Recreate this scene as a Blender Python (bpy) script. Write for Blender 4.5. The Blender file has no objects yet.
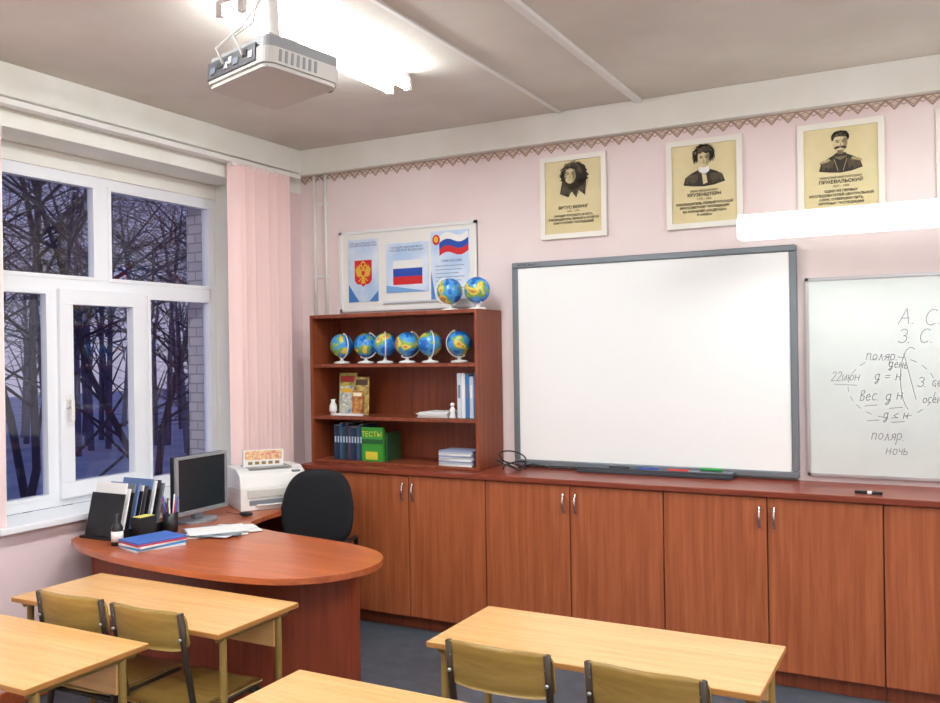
import bpy, math, random
from mathutils import Vector, Matrix
random.seed(7)
scene=bpy.context.scene
scene.view_settings.view_transform='Standard'
scene.view_settings.look='None'
scene.view_settings.exposure=0.0
COL=scene.collection
# ------------------------------------------------------------------ materials
def s2l(v):
    v/=255.0
    return v/12.92 if v<=.04045 else ((v+.055)/1.055)**2.4
def C(r,g,b,a=1.0): return (s2l(r),s2l(g),s2l(b),a)
_m={}
def mat(name,col,rough=.5,metal=0,emis=None,estr=0,noise=None,nscale=6,bump=0,bscale=40,spec=None,coat=0):
    if name in _m: return _m[name]
    m=bpy.data.materials.new(name);m.use_nodes=True;nt=m.node_tree;b=nt.nodes['Principled BSDF']
    b.inputs['Base Color'].default_value=col;b.inputs['Roughness'].default_value=rough;b.inputs['Metallic'].default_value=metal
    if spec is not None: b.inputs['Specular IOR Level'].default_value=spec
    if coat: b.inputs['Coat Weight'].default_value=coat
    if emis: b.inputs['Emission Color'].default_value=emis;b.inputs['Emission Strength'].default_value=estr
    if noise or bump: tc=nt.nodes.new('ShaderNodeTexCoord')
    if noise:
        n=nt.nodes.new('ShaderNodeTexNoise');n.inputs['Scale'].default_value=nscale;n.inputs['Detail'].default_value=6
        r=nt.nodes.new('ShaderNodeValToRGB');r.color_ramp.elements[0].position=.35;r.color_ramp.elements[1].position=.68
        r.color_ramp.elements[0].color=noise;r.color_ramp.elements[1].color=col
        nt.links.new(tc.outputs['Object'],n.inputs['Vector']);nt.links.new(n.outputs['Fac'],r.inputs['Fac']);nt.links.new(r.outputs['Color'],b.inputs['Base Color'])
    if bump:
        n2=nt.nodes.new('ShaderNodeTexNoise');n2.inputs['Scale'].default_value=bscale;n2.inputs['Detail'].default_value=4
        bp=nt.nodes.new('ShaderNodeBump');bp.inputs['Strength'].default_value=bump;bp.inputs['Distance'].default_value=.01
        nt.links.new(tc.outputs['Object'],n2.inputs['Vector']);nt.links.new(n2.outputs['Fac'],bp.inputs['Height']);nt.links.new(bp.outputs['Normal'],b.inputs['Normal'])
    _m[name]=m;return m
def wood(name,c1,c2,sc=(14,14,1.0),rough=.38,coat=0.0,c3=None):
    if name in _m: return _m[name]
    m=bpy.data.materials.new(name);m.use_nodes=True;nt=m.node_tree;b=nt.nodes['Principled BSDF'];L=nt.links
    tc=nt.nodes.new('ShaderNodeTexCoord');mp=nt.nodes.new('ShaderNodeMapping');mp.inputs['Scale'].default_value=sc
    n=nt.nodes.new('ShaderNodeTexNoise');n.inputs['Scale'].default_value=1.6;n.inputs['Detail'].default_value=8;n.inputs['Roughness'].default_value=.65;n.inputs['Distortion'].default_value=.5
    r=nt.nodes.new('ShaderNodeValToRGB');r.color_ramp.elements[0].position=.3;r.color_ramp.elements[1].position=.72
    r.color_ramp.elements[0].color=c1;r.color_ramp.elements[1].color=c2
    if c3:
        e=r.color_ramp.elements.new(.5);e.color=c3
    L.new(tc.outputs['Object'],mp.inputs['Vector']);L.new(mp.outputs['Vector'],n.inputs['Vector']);L.new(n.outputs['Fac'],r.inputs['Fac']);L.new(r.outputs['Color'],b.inputs['Base Color'])
    b.inputs['Roughness'].default_value=rough;b.inputs['Coat Weight'].default_value=coat
    bp=nt.nodes.new('ShaderNodeBump');bp.inputs['Strength'].default_value=.05;bp.inputs['Distance'].default_value=.005
    L.new(n.outputs['Fac'],bp.inputs['Height']);L.new(bp.outputs['Normal'],b.inputs['Normal'])
    _m[name]=m;return m
M_pink=mat('pink_paint',C(240,226,223),.75,noise=C(236,219,217),nscale=2.5,bump=.12,bscale=25)
M_pinkL=mat('pink_paint_left',C(240,217,217),.75,noise=C(234,210,211),nscale=2.5,bump=.12,bscale=25)
M_white=mat('white_paint',C(243,243,236),.6,noise=C(236,235,224),nscale=3,bump=.1,bscale=18)
M_ceil=mat('ceiling_whitewash',C(230,226,216),.85,noise=C(212,206,195),nscale=1.3,bump=.25,bscale=12)
M_floor=mat('grey_linoleum',C(90,101,112),.35,noise=C(74,84,95),nscale=14)
M_pvc=mat('white_pvc',C(240,242,246),.3)
M_wplast=mat('white_plastic',C(236,235,230),.4)
M_gplast=mat('grey_plastic',C(120,124,130),.45)
M_silver=mat('silver_plastic',C(150,153,158),.35,.2)
M_frame=mat('board_grey_frame',C(118,126,132),.4,.3)
M_board=mat('screen_surface',C(249,252,250),.32,spec=.3)
M_board2=mat('enamel_board',C(218,226,222),.22,noise=C(211,220,216),nscale=3)
M_alu=mat('aluminium',C(200,202,204),.3,.8)
M_chrome=mat('satin_chrome',C(205,205,205),.22,1.0)
M_black=mat('black_plastic',C(24,24,27),.4)
M_fabric=mat('black_fabric',C(20,20,24),.95,bump=.3,bscale=200)
M_screen=mat('dark_screen',C(40,46,50),.15)
M_cab=wood('cabinet_wood',C(146,74,40),C(188,110,68),(22,22,.9),.42,0,C(168,91,54))
M_case=wood('bookcase_wood',C(112,50,28),C(150,76,45),(20,20,.9),.42)
M_top=wood('counter_wood',C(112,46,30),C(148,68,44),(1.0,18,18),.3)
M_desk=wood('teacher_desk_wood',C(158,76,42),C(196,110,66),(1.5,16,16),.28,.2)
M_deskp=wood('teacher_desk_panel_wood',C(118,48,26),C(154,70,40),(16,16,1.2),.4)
M_beech=wood('beech_laminate',C(208,156,94),C(231,188,128),(1.3,20,20),.3,.1)
M_beedge=mat('beech_edge',C(186,128,66),.45)
M_ply=wood('varnished_plywood',C(136,108,48),C(176,146,80),(2,18,18),.35,.1)
M_tube=mat('olive_dark_tube',C(58,46,34),.4,.2)
M_tube2=mat('ochre_tube',C(150,122,62),.4,.1)
M_ink=mat('poster_ink',C(56,50,42),.8)
M_ink2=mat('poster_halftone',C(140,124,92),.8,noise=C(104,92,68),nscale=60)
M_ink3=mat('poster_light_tone',C(190,175,130),.8,noise=C(164,148,106),nscale=70)
M_paper=mat('poster_paper',C(228,216,170),.7,noise=C(219,205,156),nscale=5)
M_skin=mat('poster_face',C(224,211,170),.8,noise=C(208,193,150),nscale=45)
M_white2=mat('paper_white',C(238,238,236),.7)
M_red=mat('flag_red',C(205,40,44),.7);M_blue=mat('flag_blue',C(38,76,170),.7);M_gold=mat('arms_gold',C(226,180,60),.6)
M_brownlace=mat('border_brown',C(172,146,128),.8);M_beigelace=mat('border_beige',C(222,203,188),.8)
M_cur=mat('pink_blind',C(246,214,209),.8)
M_snow=mat('snow',C(212,215,226),.9,noise=C(176,180,200),nscale=.6)
M_bark=mat('hazy_bark',C(80,68,84),.9)  # bark lightened, a little air haze painted into its colour
M_bark2=mat('hazy_distant_bark',C(116,106,130),.9)  # pale violet: distance haze put into the bark colour
M_tubeE=mat('lamp_tube',C(255,255,255),.4,emis=(.94,.98,1,1),estr=43)
M_lampE=mat('lamp_diffuser',C(255,255,255),.4,emis=(1,1,.98,1),estr=1.6)
def glass():
    m=bpy.data.materials.new('window_glass');m.use_nodes=True;nt=m.node_tree;nt.nodes.clear()
    o=nt.nodes.new('ShaderNodeOutputMaterial');mx=nt.nodes.new('ShaderNodeMixShader');t=nt.nodes.new('ShaderNodeBsdfTransparent');g=nt.nodes.new('ShaderNodeBsdfGlossy')
    g.inputs['Roughness'].default_value=.02;mx.inputs[0].default_value=.05;t.inputs[0].default_value=(.95,.96,1,1)
    nt.links.new(t.outputs[0],mx.inputs[1]);nt.links.new(g.outputs[0],mx.inputs[2]);nt.links.new(mx.outputs[0],o.inputs[0]);return m
M_glass=glass()
def brick():
    m=bpy.data.materials.new('pale_brick');m.use_nodes=True;nt=m.node_tree;b=nt.nodes['Principled BSDF'];b.inputs['Roughness'].default_value=.9
    tc=nt.nodes.new('ShaderNodeTexCoord');mp=nt.nodes.new('ShaderNodeMapping');mp.inputs['Rotation'].default_value=(math.radians(90),0,0)
    br=nt.nodes.new('ShaderNodeTexBrick');br.inputs['Scale'].default_value=4;br.inputs['Color1'].default_value=C(214,206,202);br.inputs['Color2'].default_value=C(200,192,190);br.inputs['Mortar'].default_value=C(162,154,156)
    nt.links.new(tc.outputs['Object'],mp.inputs[0]);nt.links.new(mp.outputs[0],br.inputs[0]);nt.links.new(br.outputs[0],b.inputs['Base Color']);return m
M_brick=brick()
def globe_mat():
    m=bpy.data.materials.new('globe_map');m.use_nodes=True;nt=m.node_tree;b=nt.nodes['Principled BSDF'];b.inputs['Roughness'].default_value=.25;L=nt.links
    tc=nt.nodes.new('ShaderNodeTexCoord');oi=nt.nodes.new('ShaderNodeObjectInfo');ad=nt.nodes.new('ShaderNodeVectorMath');ad.operation='ADD'
    sc=nt.nodes.new('ShaderNodeMath');sc.operation='MULTIPLY';sc.inputs[1].default_value=7
    n=nt.nodes.new('ShaderNodeTexNoise');n.inputs['Scale'].default_value=11;n.inputs['Detail'].default_value=3
    L.new(oi.outputs['Random'],sc.inputs[0]);L.new(tc.outputs['Object'],ad.inputs[0]);L.new(sc.outputs[0],ad.inputs[1]);L.new(ad.outputs[0],n.inputs['Vector'])
    r=nt.nodes.new('ShaderNodeValToRGB');r.color_ramp.interpolation='CONSTANT';e=r.color_ramp.elements
    e[0].position=0;e[0].color=C(34,104,186);e[1].position=.44;e[1].color=C(70,150,214)
    for p,c in ((.53,C(126,170,84)),(.58,C(222,200,96)),(.64,C(196,134,62))):
        q=e.new(p);q.color=c
    L.new(n.outputs['Fac'],r.inputs['Fac']);L.new(r.outputs['Color'],b.inputs['Base Color']);return m
M_globe=globe_mat()
# ------------------------------------------------------------------ mesh builder
class B:
    def __init__(s,name): s.n=name;s.v=[];s.f=[];s.fm=[];s.fs=[];s.mats=[]
    def mi(s,m):
        if m not in s.mats: s.mats.append(m)
        return s.mats.index(m)
    def add(s,vs,fs,m,smooth=False,T=None):
        o=len(s.v);k=s.mi(m)
        for v in vs:
            v=Vector(v)
            if T is not None: v=T@v
            s.v.append(v)
        for f in fs: s.f.append([i+o for i in f]);s.fm.append(k);s.fs.append(smooth)
        return s
    def box(s,x0,x1,y0,y1,z0,z1,m,T=None):
        v=[(x,y,z) for z in (z0,z1) for y in (y0,y1) for x in (x0,x1)]
        return s.add(v,[(0,2,3,1),(4,5,7,6),(0,1,5,4),(2,6,7,3),(0,4,6,2),(1,3,7,5)],m,False,T)
    def prism(s,poly,z0,z1,m,T=None,smooth=False):
        n=len(poly);a=sum(poly[i][0]*poly[(i+1)%n][1]-poly[(i+1)%n][0]*poly[i][1] for i in range(n))
        if a<0: poly=poly[::-1]
        v=[(x,y,z0) for x,y in poly]+[(x,y,z1) for x,y in poly]
        f=[list(range(n))[::-1],list(range(n,2*n))]
        s.add(v,f,m,False,T);o=len(s.v)-2*n;k=s.mi(m)
        for i in range(n):
            j=(i+1)%n;s.f.append([o+i,o+j,o+n+j,o+n+i]);s.fm.append(k);s.fs.append(smooth)
        return s
    def tube(s,pts,r,m,n=10,T=None,cap=True):
        pts=[Vector(p) for p in pts];rs=r if isinstance(r,(list,tuple)) else [r]*len(pts)
        vs=[];fs=[];prev=None
        for i,p in enumerate(pts):
            if i==0: t=pts[1]-pts[0]
            elif i==len(pts)-1: t=pts[-1]-pts[-2]
            else: t=(pts[i+1]-pts[i]).normalized()+(pts[i]-pts[i-1]).normalized()
            t.normalize()
            if prev is None:
                a=Vector((0,0,1)) if abs(t.z)<.9 else Vector((1,0,0));u=t.cross(a).normalized()
            else:
                u=(prev-t*prev.dot(t)).normalized()
            prev=u;w=t.cross(u)
            for k in range(n):
                an=2*math.pi*k/n;vs.append(p+(u*math.cos(an)+w*math.sin(an))*rs[i])
        for i in range(len(pts)-1):
            for k in range(n):
                a=i*n+k;b=i*n+(k+1)%n;fs.append((a,b,b+n,a+n))
        if cap: fs.append(tuple(range(n))[::-1]);fs.append(tuple(range((len(pts)-1)*n,len(pts)*n)))
        return s.add(vs,fs,m,True,T)
    def lathe(s,prof,m,n=24,T=None):
        vs=[];fs=[]
        for r,z in prof:
            for k in range(n): vs.append((r*math.cos(2*math.pi*k/n),r*math.sin(2*math.pi*k/n),z))
        for i in range(len(prof)-1):
            for k in range(n):
                a=i*n+k;b=i*n+(k+1)%n;fs.append((a,b,b+n,a+n))
        fs.append(tuple(range(n))[::-1]);fs.append(tuple(range((len(prof)-1)*n,len(prof)*n)))
        return s.add(vs,fs,m,True,T)
    def sphere(s,c,r,m,n=24,k=14,sc=(1,1,1),T=None):
        vs=[];fs=[]
        vs.append((c[0],c[1],c[2]-r*sc[2]))
        for i in range(1,k):
            a=-math.pi/2+math.pi*i/k
            for j in range(n):
                b=2*math.pi*j/n;vs.append((c[0]+r*sc[0]*math.cos(a)*math.cos(b),c[1]+r*sc[1]*math.cos(a)*math.sin(b),c[2]+r*sc[2]*math.sin(a)))
        vs.append((c[0],c[1],c[2]+r*sc[2]))
        for j in range(n): fs.append((0,1+(j+1)%n,1+j))
        for i in range(k-2):
            for j in range(n):
                a=1+i*n+j;b=1+i*n+(j+1)%n;fs.append((a,b,b+n,a+n))
        l=len(vs)-1;o=1+(k-2)*n
        for j in range(n): fs.append((o+j,o+(j+1)%n,l))
        return s.add(vs,fs,m,True,T)
    def wallpoly(s,pts,y,m):      # flat outline on a wall facing -y, pts in (x,z)
        n=len(pts);a=sum(pts[i][0]*pts[(i+1)%n][1]-pts[(i+1)%n][0]*pts[i][1] for i in range(n))
        if a<0: pts=pts[::-1]
        return s.add([(x,y,z) for x,z in pts],[tuple(range(n))],m)
    def ribbon(s,pts,w,y,m):     # flat stroke on a wall
        for i in range(len(pts)-1):
            a=Vector(pts[i]);b=Vector(pts[i+1]);d=(b-a)
            if d.length<1e-6: continue
            d.normalize();p=Vector((-d.y,d.x))*w/2;a=a-d*w*.3;b=b+d*w*.3
            q=[a-p,b-p,b+p,a+p];s.add([(t.x,y,t.y) for t in q],[(0,1,2,3)],m)
        return s
    def build(s,bevel=0,seg=2,T=None,origin=None):
        if T is not None: s.v=[T@v for v in s.v]
        xs=[v.x for v in s.v];ys=[v.y for v in s.v];zs=[v.z for v in s.v]
        o=Vector(((min(xs)+max(xs))/2,(min(ys)+max(ys))/2,min(zs))) if origin is None else Vector(origin)
        me=bpy.data.meshes.new(s.n);me.from_pydata([tuple(v-o) for v in s.v],[],s.f)
        for m in s.mats: me.materials.append(m)
        for p,k,sm in zip(me.polygons,s.fm,s.fs): p.material_index=k;p.use_smooth=sm
        me.update();ob=bpy.data.objects.new(s.n,me);ob.location=o;COL.objects.link(ob)
        if bevel:
            b=ob.modifiers.new('bevel','BEVEL');b.width=bevel;b.segments=seg;b.limit_method='ANGLE';b.angle_limit=math.radians(50)
        return ob
def text(parent,body,size,loc,m,rot=(math.pi/2,0,0),align='CENTER',shear=0,name='lettering',sp=1.0,off=0.0,line=1.0):
    cu=bpy.data.curves.new(name,'FONT');cu.body=body;cu.size=size;cu.align_x=align;cu.align_y='CENTER';cu.shear=shear;cu.space_character=sp;cu.offset=off;cu.resolution_u=2;cu.space_line=line
    t=bpy.data.objects.new('tmp',cu);COL.objects.link(t)
    bpy.context.view_layer.update();dg=bpy.context.evaluated_depsgraph_get()
    me=bpy.data.meshes.new_from_object(t.evaluated_get(dg));bpy.data.objects.remove(t)
    me.materials.clear();me.materials.append(m)
    o=bpy.data.objects.new(name,me);COL.objects.link(o);o.location=loc;o.rotation_euler=rot
    o.parent=parent;o.matrix_parent_inverse=Matrix.Translation(parent.location).inverted();return o
def RT(loc,rz=0): return Matrix.Translation(loc)@Matrix.Rotation(rz,4,'Z')
def ell(cx,cz,rx,rz,n=28,j=0,a0=0,a1=360):
    return [(cx+rx*(1+random.uniform(-j,j))*math.cos(math.radians(a0+(a1-a0)*i/n)),cz+rz*(1+random.uniform(-j,j))*math.sin(math.radians(a0+(a1-a0)*i/n))) for i in range(n if a1-a0==360 else n+1)]
# ------------------------------------------------------------------ room shell
XR,YN,ZC=6.2,-7.2,3.09
B('floor').box(-.0,XR,YN,0,-.1,0,M_floor).build()
B('ceiling').box(-.2,XR+.1,YN-.1,.2,ZC,ZC+.1,M_ceil).build()
B('wall_back').box(-.35,XR+.1,0,.2,-.1,ZC,M_pink).build()
B('wall_right').box(XR,XR+.15,YN,0,-.1,ZC,M_pink).build()
B('wall_front').box(-.35,XR+.1,YN-.15,YN,-.1,ZC,M_pink).build()
WY0,WY1=-2.26,-.56;SZ,HZ=.83,2.80
w=B('wall_left')
w.box(-.35,0,YN,0,-.1,SZ,M_pinkL).box(-.35,0,YN,0,HZ,ZC,M_white).box(-.35,0,YN,WY0,SZ,HZ,M_pinkL).box(-.35,0,WY1,0,SZ,HZ,M_pinkL)
w.box(-.33,-.001,WY1-.004,WY1,SZ,HZ,M_white).box(-.33,-.001,WY0,WY0+.004,SZ,HZ,M_white).box(-.33,-.001,WY0,WY1,HZ-.004,HZ,M_white)
w.build()
e=B('wall_outside');e.box(-.5,-.352,YN,WY0,-1.2,3.5,M_brick).box(-.5,-.352,WY1-.03,.4,-1.2,3.5,M_brick).box(-.5,-.352,WY0,WY1-.03,-1.2,SZ-.03,M_brick).box(-.5,-.352,WY0,WY1-.03,2.72,3.5,M_brick);e.build()
B('trim_cornice_back').box(0,XR,-.06,0,2.915,ZC,M_white).build(.004)
B('trim_cornice_left').box(0,.05,YN,-.06,2.93,ZC,M_white).build(.004)
B('baseboard_left').box(0,.02,YN,0,0,.08,M_desk).build(.003)
# patterned wall border
b=B('trim_border');p=.085;n=int(XR/p)
for k in range(n):
    x=k*p
    b.add([(x,-.003,2.915),(x+p/2,-.003,2.868),(x+p,-.003,2.915)],[(0,1,2)],M_beigelace)
for dz,wd in ((0,.007),(.013,.004)):
    pts=[]
    for k in range(2*n+1): pts.append((k*p/2,(2.907 if k%2==0 else 2.862)+dz))
    b.ribbon([(x,min(z,2.912)) for x,z in pts],wd,-.005,M_brownlace)
pts=[(k*p/2,2.880 if k%2==0 else 2.905) for k in range(2*n+1)]
b.ribbon(pts,.004,-.006,M_brownlace)
b.ribbon([(0,2.911),(XR-.1,2.911)],.005,-.004,M_brownlace)
b.build()
# ceiling cable ducts
B('trim_ceiling_duct').box(2.455,2.495,-4.2,-.06,ZC-.022,ZC,M_wplast).build(.004)
B('trim_ceiling_duct').box(1.985,2.01,-4.2,-.06,ZC-.014,ZC,M_wplast).build(.003)
pp=B('conduit_pipes')
for x in (.13,.225): pp.tube([(x,-.016,1.94),(x,-.016,2.91)],.011,M_wplast)
for z in (2.2,2.7): pp.box(.11,.245,-.012,-.002,z,z+.02,M_wplast)
pp.build()
# ------------------------------------------------------------------ window
w=B('window_1')
def fr(b,x0,x1,y0,y1,z0,z1,t,m=M_pvc):
    b.box(x0,x1,y0,y1,z0,z0+t,m).box(x0,x1,y0,y1,z1-t,z1,m).box(x0,x1,y0,y0+t,z0+t,z1-t,m).box(x0,x1,y1-t,y1,z0+t,z1-t,m)
fr(w,-.335,-.27,WY0+.005,WY1-.005,.866,2.70,.055)
w.box(-.335,-.27,WY0+.05,WY1-.05,2.035,2.11,M_pvc)
w.box(-.335,-.27,-1.50,-1.42,2.11,2.65,M_pvc)
w.box(-.335,-.27,-1.81,-1.745,.92,2.035,M_pvc).box(-.335,-.27,-1.205,-1.14,.92,2.035,M_pvc)
fr(w,-.30,-.245,-1.765,-1.185,.905,2.05,.085)
fr(w,-.315,-.265,WY0+.05,-1.50,2.105,2.655,.022);fr(w,-.315,-.265,-1.42,WY1-.05,2.105,2.655,.022)
fr(w,-.315,-.265,WY0+.05,-1.81,.915,2.04,.022);fr(w,-.315,-.265,-1.14,WY1-.05,.915,2.04,.022)
for a in ((WY0+.05,-1.5,2.11,2.65),(-1.42,WY1-.05,2.11,2.65),(WY0+.05,-1.81,.92,2.035),(-1.14,WY1-.05,.92,2.035),(-1.69,-1.26,.98,1.97)):
    w.box(-.302,-.298,a[0],a[1],a[2],a[3],M_glass)
w.box(-.345,-.26,WY0+.005,WY1-.005,2.70,HZ-.006,M_white)
w.box(-.245,-.235,-1.735,-1.705,1.40,1.47,M_wplast).box(-.235,-.205,-1.727,-1.712,1.43,1.445,M_wplast).box(-.215,-.203,-1.729,-1.71,1.33,1.445,M_wplast)
w.build(.006)
B('window_sill').prism([(-.268,WY0+.006),(.002,WY0+.006),(.002,WY0-.06),(.05,WY0-.06),(.05,WY1+.05),(.002,WY1+.05),(.002,WY1-.006),(-.268,WY1-.006)],SZ+.001,.865,M_pvc).build(.006)
B('curtain_rail').box(.04,.10,-3.6,-.12,2.875,2.905,M_wplast).box(.002,.04,-1.2,-1.16,2.88,2.90,M_wplast).box(.002,.04,-.3,-.26,2.88,2.90,M_wplast).box(.002,.04,-2.6,-2.56,2.88,2.90,M_wplast).build(.004)
# gathered vertical blind
b=B('vertical_blind');N=12;y0,y1=-.77,-.25
for k in range(N):
    yc=y0+(k+.5)*(y1-y0)/N;a=math.radians(62+random.uniform(-6,6));hw=.042
    pts=[]
    for j in range(5):
        t=-1+j*.5;cx=.07+hw*t*math.sin(a)+.006*(1-t*t);cy=yc+hw*t*math.cos(a);pts.append((cx,cy))
    vs=[(x,y,.9) for x,y in pts]+[(x,y,2.875) for x,y in pts]
    b.add(vs,[(j,j+1,j+6,j+5) for j in range(4)],M_cur,True)
b.box(.05,.09,-.78,-.24,2.862,2.875,M_wplast)
b.tube([(.07,-.76,.905),(.07,-.26,.905)],.004,M_wplast,6)
b.build()
# ------------------------------------------------------------------ outside
B('snowy_ground').box(-60,-.5,-20,60,-1.4,-1.3,M_snow).build()
def tree(x,y,h,seed,lean=0):
    rd=random.Random(seed);t=B('bare_tree')
    def br(p,d,L,r,dep):
        n=4;pts=[p];rs=[r];q=p.copy();dd=d.copy()
        for i in range(n):
            dd=(dd+Vector((rd.uniform(-.2,.2),rd.uniform(-.2,.2),rd.uniform(-.1,.12)))).normalized();q=q+dd*L/n;pts.append(q.copy());rs.append(r*(1-.55*(i+1)/n))
        if max(v.x for v in pts)<-1.0: t.tube(pts,rs,M_bark,3 if dep>1 else 7,cap=False)   # pruned clear of the building
        else: return
        if dep>=5: return
        for k in range({0:10,1:5,2:4,3:3,4:2}[dep]):
            f=rd.uniform(.22,1);i=min(int(f*n),n-1);base=pts[i].lerp(pts[i+1],f*n-i)
            a=rd.uniform(0,6.28);up=rd.uniform(-.3,.8)
            nd=(d*.45+Vector((math.cos(a),math.sin(a),up*.6))*.85).normalized()
            br(base,nd,L*rd.uniform(.42,.66),max(r*.36,.0035),dep+1)
    br(Vector((x,y,-1.32)),Vector((lean,0,1)).normalized(),h,h*.0095,0)
    t.build()
for i,(x,y,h,l) in enumerate([(-4.0,1.2,5.2,.0),(-5.6,3.9,6,-.05),(-7.5,5.4,7,0),(-6.5,2.2,6.5,.05),(-10,5.0,8,0),(-10.5,9,8,.1),(-13,8,9,0),(-14,13,10,0),(-5.0,4.4,4.8,.0),(-8.5,3.2,6.5,0),(-8,7.6,6.5,.1)]):
    tree(x,y,h,i+3,l)
# distant woods band
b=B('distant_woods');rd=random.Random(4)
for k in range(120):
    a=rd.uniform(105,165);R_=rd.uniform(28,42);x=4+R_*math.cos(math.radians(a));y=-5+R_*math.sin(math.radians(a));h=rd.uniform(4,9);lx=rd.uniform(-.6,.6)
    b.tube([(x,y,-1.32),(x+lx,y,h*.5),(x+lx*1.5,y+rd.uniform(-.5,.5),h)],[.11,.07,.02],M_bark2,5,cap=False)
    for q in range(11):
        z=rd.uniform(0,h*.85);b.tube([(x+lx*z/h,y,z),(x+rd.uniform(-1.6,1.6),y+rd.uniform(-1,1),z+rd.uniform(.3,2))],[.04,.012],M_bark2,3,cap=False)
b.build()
# ------------------------------------------------------------------ cabinets
HC=.965
def handle(b,x,z0,z1,y):
    pts=[(x,y,z0)]
    for i in range(7):
        t=i/6;pts.append((x,y-.012-.016*math.sin(math.pi*t),z0+(z1-z0)*t))
    pts.append((x,y,z1));b.tube(pts,.0065,M_chrome,8)
units=[(.32,.612,1),(.612,1.65,2),(1.65,2.688,2),(2.688,3.726,2),(3.726,4.764,2)]
for (x0,x1,nd) in units:
    c=B('low_cabinet');c.box(x0+.001,x1-.001,-.415,-.003,.08,HC-.031,M_case).box(x0+.001,x1-.001,-.385,-.01,0,.08,M_case)
    wd=(x1-x0)/nd
    for k in range(nd): c.box(x0+k*wd+.003,x0+(k+1)*wd-.003,-.436,-.417,.085,HC-.036,M_cab)
    if nd==2:
        for s in (-.035,.035): handle(c,x0+wd+s,.785,.885,-.436)
    c.build(.002)
B('counter_top').box(.31,4.78,-.455,-.003,HC-.03,HC,M_top).build(.004)
# ------------------------------------------------------------------ bookcase
c=B('bookcase');x0,x1,yf,z0,z1=.32,1.56,-.33,HC+.001,1.925;t=.022
c.box(x0,x0+t,yf,-.003,z0,z1,M_case).box(x1-t,x1,yf,-.003,z0,z1,M_case).box(x0+t,x1-t,yf,-.003,z1-t,z1,M_case).box(x0+t,x1-t,yf,-.003,z0,z0+.018,M_case)
c.box(x0+t,x1-t,-.012,-.004,z0,z1,M_case)
for z in (1.27,1.605): c.box(x0+t,x1-t,yf+.004,-.012,z-t,z,M_case)
c.build(.002)
def globe(x,y,z,rz,r=.079):
    g=B('globe');T=RT((x,y,z),rz)
    g.lathe([(.052,0),(.055,.006),(.045,.013),(.014,.018),(.009,.03),(.008,.04)],M_wplast,20,T)
    cz=.12
    pts=[]
    for i in range(17):
        a=math.radians(-67)-math.radians(180*i/16)
        pts.append(((r+.009)*math.cos(a),0,cz+(r+.009)*math.sin(a)))
    g.tube(pts,.0042,M_wplast,8,T)
    g.tube([(0,0,.025),(0,0,cz-r-.007)],.007,M_wplast,8,T)
    for s in (1,-1):
        a=math.radians(-67 if s==1 else 113)
        g.tube([((r-.004)*math.cos(a),0,cz+(r-.004)*math.sin(a)),((r+.011)*math.cos(a),0,cz+(r+.011)*math.sin(a))],.006,M_wplast,8,T)
    g.sphere((0,0,cz),r,M_globe,28,18,T=T)
    g.build()
for x,a in zip((.475,.66,.82,.985,1.15,1.355),(2.7,3.3,2.2,3.9,2.4,.1)): globe(x,-.19+random.uniform(-.01,.01),1.606,a,.077)
globe(1.305,-.20,1.926,.6);globe(1.495,-.20,1.926,-.3)
def book(b,x,wd,y,dp,z,h,m,lean=0):
    T=Matrix.Translation((x,y,z))@Matrix.Rotation(lean,4,'Y')
    b.box(0,wd,0,dp,0,h,m,T);b.box(.002,wd-.002,.004,dp-.003,h,h+.001,M_white2,T)
cols=[C(34,52,84),C(28,40,58),C(52,84,120),C(30,70,74),C(44,44,56),C(66,60,92)]
b=B('row_of_books')
x=.46
for k in range(10):
    wd=.0225;book(b,x,wd-.001,-.27,.17,HC+.02,random.uniform(.205,.235),mat('spine%d'%(k%6),cols[k%6],.5));b.box(x+.006,x+.017,-.2705,-.27,HC+.13,HC+.17,mat('spine_label',C(180,200,215),.5));x+=wd
b.build()
gb=B('green_workbook').box(.69,.85,-.285,-.262,HC+.02,HC+.235,mat('green_cover',C(60,150,50),.4)).box(.69,.85,-.2865,-.2855,HC+.13,HC+.16,mat('green_dk',C(30,90,40),.4))
gb.box(.72,.81,-.2865,-.2855,HC+.03,HC+.08,mat('yellow_ban',C(220,200,60),.5)).box(.852,.866,-.26,-.1,HC+.02,HC+.20,mat('dkgreen',C(40,80,50),.5));gb=gb.build(.002)
text(gb,'ТЕСТЫ',.045,(.768,-.2875,HC+.19),mat('yellow_title',C(240,220,60),.5))
# illustrated magazines
b=B('illustrated_magazines')
def cover(x0,x1,y,z1,base,blot,band,sc=30,lean=-.06):
    T=Matrix.Translation((0,y,1.272))@Matrix.Rotation(lean,4,'X');h=z1-1.272
    b.box(x0,x1,-.006,.0,0,h,mat('cov%g'%x0,base,.45,noise=blot,nscale=sc),T)
    b.box(x0+.01,x1-.01,-.0068,-.0062,h*.78,h*.93,mat('band%g'%x0,band,.5),T)
    b.box(x0+.02,x1-.03,-.0068,-.0062,h*.25,h*.6,mat('pic%g'%x0,blot,.5,noise=base,nscale=sc*2),T)
cover(.46,.60,-.21,1.545,C(214,190,90),C(120,140,70),C(170,50,40))
cover(.585,.70,-.215,1.52,C(226,206,120),C(150,110,60),C(90,70,50),36)
cover(.50,.61,-.255,1.46,C(236,226,190),C(90,130,160),C(220,170,50),40)
cover(.60,.685,-.26,1.43,C(210,160,70),C(140,60,50),C(240,230,200),40)
b.box(.46,.70,-.30,-.275,1.272,1.285,M_white2)
b.build(.0008)
B('small_white_vase').lathe([(.018,0),(.026,.02),(.024,.05),(.012,.075),(.016,.09)],M_wplast,16,RT((.475,-.295,1.286))).build()
b=B('loose_papers')
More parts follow.
